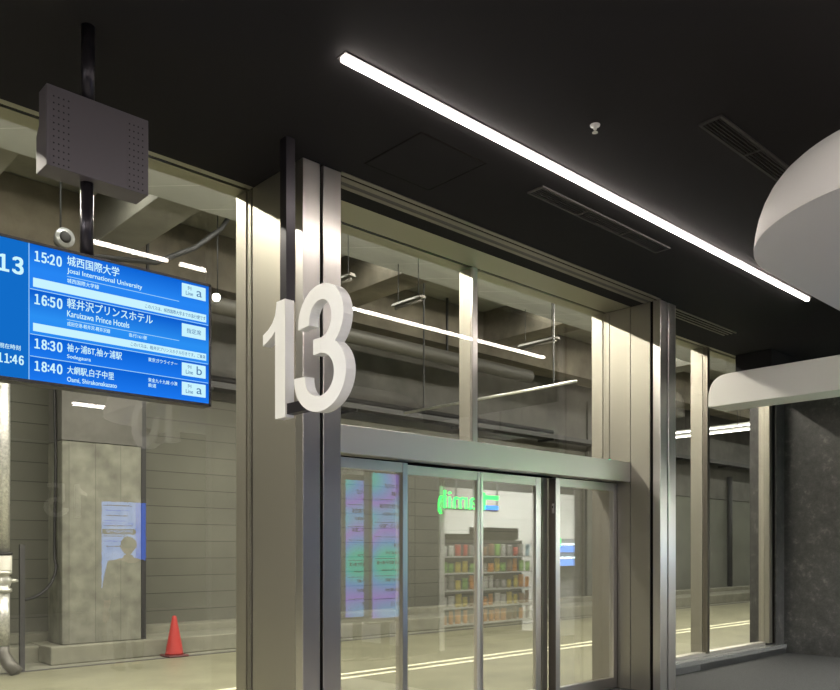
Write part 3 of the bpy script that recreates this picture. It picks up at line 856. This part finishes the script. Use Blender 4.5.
# swagged cable and small lamps high at left
kp = [(3.9, 5.22), (4.73, 5.34), (5.3, 5.68), (5.7, 6.05), (5.92, 6.4)]
sw = []
for a, b in zip(kp, kp[1:]):
    for t in (0, .33, .66): sw.append((a[0] + (b[0] - a[0]) * t, 10.2, a[1] + (b[1] - a[1]) * t))
sw.append((5.92, 10.2, 6.4))
sw = [(3.86, 10.2, 6.4), (3.87, 10.2, 5.4)] + sw
tag(tube('swagged_cable', sw, .035, 'rubber', None, 8), 'thick black cable swagging upward above the departure screen', 'cable')
cm = thing('round_loudspeaker', (3.54, 10.2, 5.33), 'round grey horn loudspeaker above the departure screen left of its pole', 'loudspeaker')
bm = bmesh.new(); bm_tube(bm, [(0, -.12, 0), (0, -.1, 0), (0, 0, 0), (0, .12, 0)], [.11, .12, .10, .06], 24); link('horn', bm, 'lens', cm, True)
bm = bmesh.new(); bm_tube(bm, [(0, -.135, 0), (0, -.12, 0)], [.05, .07], 24); link('cone_centre', bm, 'rubber', cm, True)
bm = bmesh.new(); bm_tube(bm, [(0, .05, .05), (0, .05, 1.07)], .012, 8); link('bracket', bm, 'rubber', cm, True)
sl_ = thing('spot_lamp', (5.62, 10.2, 5.07), 'small bright spot lamp beyond the right edge of the departure screen', 'lamp')
bm = bmesh.new(); bm_tube(bm, [(.09, .1, .05), (0, 0, 0)], [.05, .06], 16); link('housing', bm, 'rubber', sl_, True)
bm = bmesh.new(); bm_tube(bm, [(0, 0, 0), (-.012, -.015, -.006)], [.052, .045], 16); link('bulb', bm, 'tube_row_glow', sl_, True)
bm = bmesh.new(); bm_tube(bm, [(.06, .07, .05), (.06, .07, 1.33)], .01, 8); link('rod', bm, 'rubber', sl_, True)
# vertical dark drainpipe on far wall behind right window
pipe([(25.1, 12.3, .38), (25.1, 12.3, 3.9)], .08, 'rubber', 'dark upright drainpipe on the far wall behind the right-hand window', 'drainpipe')

# ------------------------------------------------------------------ convenience store in the hall (seen mirrored in the doors)
SX0, SX1, SY0, SY1 = 8.75, 12.45, -1.9, 1.74
st = struct_empty('wall_store', (SX0, SY0, 0))
box('back_wall', SX0, SX1, SY0 - .1, SY0, 0, 2.95, 'store_white', st)
box('side_wall', SX0 - .1, SX0, SY0, SY1, 0, 2.95, 'store_white', st)
box('side_wall', SX1, SX1 + .1, SY0, SY1 + .4, 0, 2.95, 'store_white', st)
box('store_ceiling', SX0, SX1, SY0, SY1, 2.95, 3.0, 'store_white', st)
box('fascia', SX0 - .1, SX1 + .1, SY1 - .1, SY1, 2.53, 3.345, 'hall_wall', st)
box('cheek_wall', SX0 - .9, 8.50, SY1 - .1, SY1 + .12, 0, 3.3, 'hall_wall', st)
box('cheek_return', 8.50, SX0, SY1 - .1, SY1 - .02, 0, 3.3, 'hall_wall', st)
for k in range(3):
    for j in range(2):
        e = thing('store_ceiling_panel', (SX0 + .7 + 1.15 * k, -.9 + 1.5 * j, 2.95), 'white light panel in the store ceiling', 'ceiling light', 'store ceiling light panels')
        box('frame', SX0 + .25 + 1.15 * k, SX0 + 1.15 + 1.15 * k, -1.15 + 1.5 * j, -.65 + 1.5 * j, 2.925, 2.95, 'lamp_white', e)
        box('diffuser', SX0 + .28 + 1.15 * k, SX0 + 1.12 + 1.15 * k, -1.12 + 1.5 * j, -.68 + 1.5 * j, 2.915, 2.925, 'store_panel', e)
# lettering: faces the doors
sg = thing('store_sign', (9.6, SY1 + .06, 2.35), 'green lit shop-name sign of the store, mirrored in the door glass', 'sign')
R180 = (PI / 2, 0, PI)
text('lettering', 'Family', 0, 0, .36, 'sign_green', sg, wdt=1.16, rot=R180, pos=(9.58, SY1 + .08, 2.10), bold=0, ext=.003)
box('logo_bar_green', 9.60, 9.90, SY1 + .06, SY1 + .08, 2.36, 2.42, 'sign_green', sg)
box('logo_bar_blue', 9.60, 9.90, SY1 + .06, SY1 + .08, 2.20, 2.26, 'sign_blue', sg)
for x in (8.95, 9.35, 9.90): box('hanger', x - .015, x + .015, SY1 + .04, SY1 + .055, 2.25, 2.76, 'lens', sg)
box('rail', 8.7, 9.92, SY1 + .04, SY1 + .055, 2.17, 2.20, 'lens', sg)

# snack gondola
def shelf_unit(x0, x1, y, label, top=1.72, levels=(.35, .62, .90, 1.18, 1.45), head=True):
    e = thing('shelf_rack', ((x0 + x1) / 2, y, 0), label, 'shelf')
    box('back_panel', x0, x1, y - .32, y - .30, .1, top, 'speaker_box', e)
    box('base', x0, x1, y - .32, y, 0, .12, 'speaker_box', e)
    for z in levels: box('shelf', x0, x1, y - .30, y + .02, z - .02, z, 'lamp_white', e)
    for x in (x0, x1 - .03): box('upright', x, x + .03, y - .32, y - .26, 0, top, 'gutter', e)
    if head:
        box('header_board', x0 + .05, x0 + (x1 - x0) * .93, y - .30, y - .27, top, top + .10, 'gap', e)
        box('header_board', x0 + (x1 - x0) * .42, x0 + (x1 - x0) * .98, y - .33, y - .31, top + .02, top + .22, 'gap', e)
    return e
shelf_unit(9.0, 11.25, 1.45, 'snack rack full of packets at the store front, mirrored in the doors')
packcol = {'orange': (.95, .30, .04), 'yellow': (.75, .6, .08), 'green': (.25, .5, .1), 'red': (.6, .08, .06), 'brown': (.30, .17, .1), 'white': (.75, .75, .72), 'grey': (.35, .33, .33), 'pale blue': (.4, .6, .7)}
PM = {k: mat('packet_' + k.replace(' ', '_'), v, .45, noise=.35, nscale=30) for k, v in packcol.items()}
protos = {}
def packet_mesh(key):
    if key in protos: return protos[key]
    bm = bmesh.new()
    nx, nz = 5, 7
    F = {}
    for s in (-1, 1):
        for i in range(nx):
            for j in range(nz):
                u = i / (nx - 1) * 2 - 1; v = j / (nz - 1) * 2 - 1
                t = .028 * max(0, (1 - u ** 4)) * max(0, (1 - v ** 4))
                if (i in (0, nx - 1) or j in (0, nz - 1)) and s == 1: F[(s, i, j)] = F[(-1, i, j)]; continue
                F[(s, i, j)] = bm.verts.new((u * .068, s * t, (v + 1) * .105))
        for i in range(nx - 1):
            for j in range(nz - 1):
                q4 = [F[(s, i, j)], F[(s, i + 1, j)], F[(s, i + 1, j + 1)], F[(s, i, j + 1)]]
                bm.faces.new(q4)
    bmesh.ops.recalc_face_normals(bm, faces=bm.faces)
    me = bpy.data.meshes.new('snack_packet'); bm.to_mesh(me); bm.free(); me.materials.append(PM[key])
    for p in me.polygons: p.use_smooth = True
    protos[key] = me; return me
rows = [(.35, ['orange', 'orange', 'brown'], 'bottom shelf'), (.62, ['brown', 'orange', 'white', 'yellow'], 'second shelf from the bottom'),
        (.90, ['white', 'grey', 'yellow', 'orange'], 'middle shelf'), (1.18, ['yellow', 'green', 'orange', 'green'], 'fourth shelf from the bottom'),
        (1.45, ['grey', 'brown', 'white', 'red'], 'top shelf')]
for z, cols, nm in rows:
    for k in range(14):
        c = cols[(k // 2 + int(z * 10)) % len(cols)] if random.random() < .8 else random.choice(list(packcol))
        o = bpy.data.objects.new('snack_packet', packet_mesh(c)); COL.objects.link(o)
        o.location = (9.10 + .158 * k, 1.38 + random.uniform(-.01, .01), z + .001)
        o.rotation_euler = (random.uniform(-.05, .03), 0, random.uniform(-.1, .1)); 
        o.scale = (random.uniform(.75, 1), random.uniform(.7, 1), random.uniform(.68, 1.12))
        tag(o, '%s snack packet on the %s of the snack rack' % (c, nm), 'snack packet', '%s packets on the %s' % (c, nm))
# chilled case
cs = thing('chilled_case', (12.0, 1.55, 0), 'lit white chilled drinks case in the store, mirrored in the right fixed door', 'cooler')
box('cabinet', 11.55, 12.40, .9, 1.5, 0, 1.75, 'store_white', cs)
for z in (1.34, 1.58):
    box('light_strip', 11.58, 12.37, 1.5, 1.53, z + .06, z + .085, 'case_glow', cs)
    box('product_row', 11.62, 12.34, 1.5, 1.6, z - .07, z + .04, 'board_pale', cs)  # products emit by themselves, in place of case light falling on them
    box('shelf', 11.55, 12.40, 1.5, 1.62, z - .09, z - .07, 'lamp_white', cs)
box('green_tag', 11.60, 11.66, 1.53, 1.55, 1.56, 1.75, 'sign_green', cs)  # tag given a glow of its own

# ------------------------------------------------------------------ lit poster sign, its added double and information board (seen mirrored)
def poster_mat(cols):
    m = bpy.data.materials.new('poster_glow'); m.use_nodes = True
    nt = m.node_tree; nt.nodes.clear()
    o = nt.nodes.new('ShaderNodeOutputMaterial'); e = nt.nodes.new('ShaderNodeEmission')
    tc = nt.nodes.new('ShaderNodeTexCoord'); n = nt.nodes.new('ShaderNodeTexNoise'); n.inputs['Scale'].default_value = 1.1; n.inputs['Detail'].default_value = 0
    r = nt.nodes.new('ShaderNodeValToRGB')
    r.color_ramp.elements[0].position = .3; r.color_ramp.elements[0].color = (*cols[0], 1)
    r.color_ramp.elements[1].position = .72; r.color_ramp.elements[1].color = (*cols[-1], 1)
    for i, c in enumerate(cols[1:-1]):
        k = r.color_ramp.elements.new(.3 + .42 * (i + 1) / (len(cols) - 1)); k.color = (*c, 1)
    nt.links.new(tc.outputs['Object'], n.inputs['Vector']); nt.links.new(n.outputs['Fac'], r.inputs['Fac'])
    nt.links.new(r.outputs[0], e.inputs[0]); e.inputs[1].default_value = 1.5
    nt.links.new(e.outputs[0], o.inputs[0]); return m
M['poster'] = poster_mat([(.05, .75, .55), (.15, .45, .95), (.45, .25, .95), (.1, .7, .85), (.7, .45, .9)])
M['poster_ink'] = mat('poster_ink', (.01, .01, .03), .5)
def poster(x0, x1, y, z0, z1, label):
    e = thing('lit_poster_sign', ((x0 + x1) / 2, y, 0), label, 'sign')
    box('cabinet', x0 - .06, x1 + .06, y - .14, y - .02, z0 - .08, z1 + .08, 'steel_dark', e, .01)
    box('foot', (x0 + x1) / 2 - .05, (x0 + x1) / 2 + .05, y - .12, y - .04, .03, z0 - .08, 'steel_dark', e)
    box('base_plate', x0, x1, y - .13, y - .01, 0, .03, 'steel_dark', e)
    box('lit_face', x0, x1, y - .02, y, z0, z1, 'poster', e)
    hgt = z1 - z0; k = 0
    for fr, s, ww, hh in ((.90, 'バスのりば', .62, .045), (.85, '13番', .4, .04), (.76, '成田空港 羽田空港', .8, .045), (.71, 'NARITA HANEDA', .7, .03), (.62, '高速バス ご案内', .8, .045),
                      (.49, '時刻表', .3, .04), (.44, '発車時刻 行先', .6, .03), (.37, '東京駅 軽井沢 袖ヶ浦', .9, .04), (.32, 'Tokyo Karuizawa', .75, .03),
                      (.25, '大網 白子 城西', .6, .035), (.18, '乗車券 案内所', .6, .035), (.08, 'B2F 13', .4, .035)):
        text('lettering', s, 0, 0, hh * 1.35, 'poster_ink', e, wdt=ww * (x1 - x0) * .9, rot=R180, pos=(x1 - .04, y + .002, z0 + fr * hgt), bold=.05, ext=.001)
    for fr in (.82, .66, .56, .41, .29, .13): box('rule', x0 + .03, x1 - .03, y, y + .002, z0 + fr * hgt, z0 + fr * hgt + .006, 'poster_ink', e)
poster(6.86, 7.36, 1.55, .62, 2.52, 'tall lit poster sign, left one mirrored in the left fixed door')
poster(7.17, 7.74, 1.75, .60, 2.62, 'added second poster sign standing in for the doubled reflection in the left fixed door')  # added copy, imitates the second reflection of one sign

M['board'] = emit_mat('board_blue', (.16, .42, .95), 2.0)
M['board_deep'] = emit_mat('board_deep', (.01, .14, .85), 5)
ib = thing('information_board', (5.0, -1.16, 0), 'pale blue lit information board mirrored on the concrete column', 'board')
box('cabinet', 4.60, 5.38, -1.30, -1.18, .95, 2.32, 'steel_dark', ib)
for x in (4.7, 5.25): box('leg', x, x + .05, -1.28, -1.22, 0, .95, 'steel_dark', ib)
box('lit_face', 4.66, 5.16, -1.18, -1.16, 1.0, 2.26, 'board_pale', ib)
box('blue_edge', 5.17, 5.32, -1.18, -1.16, 1.0, 2.26, 'board_deep', ib)
for k in range(9):
    zz = 2.20 - k * .075
    box('map_line', 4.68 + .02 * (k % 3), 5.1 - .03 * (k % 4), -1.16, -1.155, zz, zz + .012, 'board_deep' if k % 2 else 'poster_ink', ib)
box('title_strip', 4.66, 5.16, -1.16, -1.155, 1.78, 1.86, 'poster_ink', ib)
text('lettering', 'TOKYO AREA MAP', 0, 0, .05, 'board_pale', ib, wdt=.4, rot=R180, pos=(5.12, -1.153, 1.795), bold=.01)
text('lettering', '東京バスのりば案内', 0, 0, .06, 'board_deep', ib, wdt=.45, rot=R180, pos=(5.13, -1.157, 1.90), bold=.02)

# ------------------------------------------------------------------ person reading the board (seen only as a mirrored silhouette)
def skin_obj(name, verts, edges, radii, m, parent, root=0, sub=2):
    me = bpy.data.meshes.new(name); me.from_pydata(verts, edges, [])
    me.materials.append(M[m]); o = bpy.data.objects.new(name, me); COL.objects.link(o)
    md = o.modifiers.new('skin', 'SKIN'); md.use_smooth_shade = True
    for i, r in enumerate(radii):
        v = me.skin_vertices[0].data[i]; v.radius = (r, r) if not isinstance(r, tuple) else r
        v.use_root = (i == root)
    s = o.modifiers.new('sub', 'SUBSURF'); s.levels = sub; s.render_levels = sub
    o.parent = parent
    return o
M['skin'] = mat('skin', (.55, .36, .27), .5)
M['coat'] = mat('coat', (.03, .03, .04), .8)
M['trousers'] = mat('trousers', (.02, .02, .025), .8)
M['hair'] = mat('hair', (.01, .008, .007), .5)
pr = thing('person', (4.39, .38, 0.001), 'person in dark clothes standing before the lit board, mirrored as a silhouette', 'person')
# facing -Y
pr.scale = (1.16, 1.12, 1.0)
bv = [(0, 0, .90), (0, 0, 1.08), (0, .0, 1.28), (0, 0, 1.38), (0, 0, 1.44), (0, -.01, 1.50),
      (-.09, 0, .86), (-.10, -.01, .48), (-.10, .02, .08), (-.10, -.12, .04),
      (.09, 0, .86), (.10, .01, .48), (.10, .03, .08), (.10, -.11, .04),
      (-.17, 0, 1.36), (-.22, .01, 1.10), (-.21, -.08, .86), (-.20, -.12, .78),
      (.17, 0, 1.36), (.22, .01, 1.10), (.21, -.08, .86), (.20, -.12, .78)]
be = [(0, 1), (1, 2), (2, 3), (3, 4), (4, 5), (0, 6), (6, 7), (7, 8), (8, 9), (0, 10), (10, 11), (11, 12), (12, 13), (3, 14), (14, 15), (15, 16), (16, 17), (3, 18), (18, 19), (19, 20), (20, 21)]
br_ = [.13, .13, .15, .10, .055, .055, .09, .06, .045, .04, .09, .06, .045, .04, .065, .048, .035, .03, .065, .048, .035, .03]
skin_obj('body', bv, be, br_, 'skin', pr)
cv = [(0, 0, .80), (0, 0, 1.0), (0, 0, 1.25), (0, 0, 1.37), (0, 0, 1.42), (-.17, 0, 1.36), (-.225, .01, 1.10), (-.215, -.07, .90), (.17, 0, 1.36), (.225, .01, 1.10), (.215, -.07, .90)]
ce = [(0, 1), (1, 2), (2, 3), (3, 4), (3, 5), (5, 6), (6, 7), (3, 8), (8, 9), (9, 10)]
skin_obj('jacket', cv, ce, [.165, .16, .175, .125, .075, .085, .068, .055, .085, .068, .055], 'coat', pr)
tv = [(0, 0, .90), (-.09, 0, .85), (-.10, -.01, .48), (-.10, .02, .10), (.09, 0, .85), (.10, .01, .48), (.10, .03, .10)]
skin_obj('trousers', tv, [(0, 1), (1, 2), (2, 3), (0, 4), (4, 5), (5, 6)], [.14, .11, .08, .065, .11, .08, .065], 'trousers', pr)
bm = bmesh.new(); bmesh.ops.create_uvsphere(bm, u_segments=24, v_segments=18, radius=1)
for v in bm.verts:
    x, y, z = v.co
    j = 1 - .25 * max(0, -z)
    v.co = Vector((x * .075 * j, y * .095 * j - .01, 1.595 + z * .115))
link('head', bm, 'skin', pr, True)
bm = bmesh.new(); bm_tube(bm, [(0, -.095, 1.62), (0, -.115, 1.59), (0, -.105, 1.575)], [.010, .016, .012], 8); link('nose', bm, 'skin', pr, True)
for s in (-1, 1):
    bm = bmesh.new(); bmesh.ops.create_uvsphere(bm, u_segments=10, v_segments=8, radius=.012, matrix=Matrix.Translation((s * .030, -.09, 1.61))); link('eye', bm, 'hair', pr, True)
    bm = bmesh.new(); bmesh.ops.create_uvsphere(bm, u_segments=10, v_segments=8, radius=1)
    for v in bm.verts: v.co = Vector((s * .076 + v.co.x * .01, v.co.y * .018 + .0, 1.595 + v.co.z * .03))
    link('ear', bm, 'skin', pr, True)
    # hands: palm with five fingers
    hx = s * .20
    hv = [(hx, -.115, .79), (hx, -.13, .73), (hx, -.135, .70)]; he = [(0, 1), (1, 2)]; hr = [.024, (.038, .016), (.036, .014)]
    for i, (dx, L) in enumerate(((-.028, .062), (-.010, .075), (.009, .07), (.027, .055))):
        b0 = len(hv); hv += [(hx + dx, -.138, .685), (hx + dx, -.135, .685 - L * .6), (hx + dx, -.120, .685 - L)]
        he += [(2, b0), (b0, b0 + 1), (b0 + 1, b0 + 2)]; hr += [.009, .008, .007]
    b0 = len(hv); hv += [(hx - s * .04, -.145, .72), (hx - s * .05, -.155, .685)]; he += [(1, b0), (b0, b0 + 1)]; hr += [.011, .009]
    skin_obj('hand', hv, he, hr, 'skin', pr, 0, 1)
bm = bmesh.new(); bmesh.ops.create_uvsphere(bm, u_segments=24, v_segments=18, radius=1)
for v in bm.verts:
    x, y, z = v.co
    zz = max(z, -.35 if y > -.1 else .45)
    v.co = Vector((x * .084, y * .102 + .004, 1.610 + zz * .115))
link('hair', bm, 'hair', pr, True)
for s in (-1, 1):
    bm = bmesh.new(); bm_box(bm, s * .10 - .045, s * .10 + .045, -.16, .085, 0, .07); link('shoe', bm, 'rubber', pr, bevel=.025)
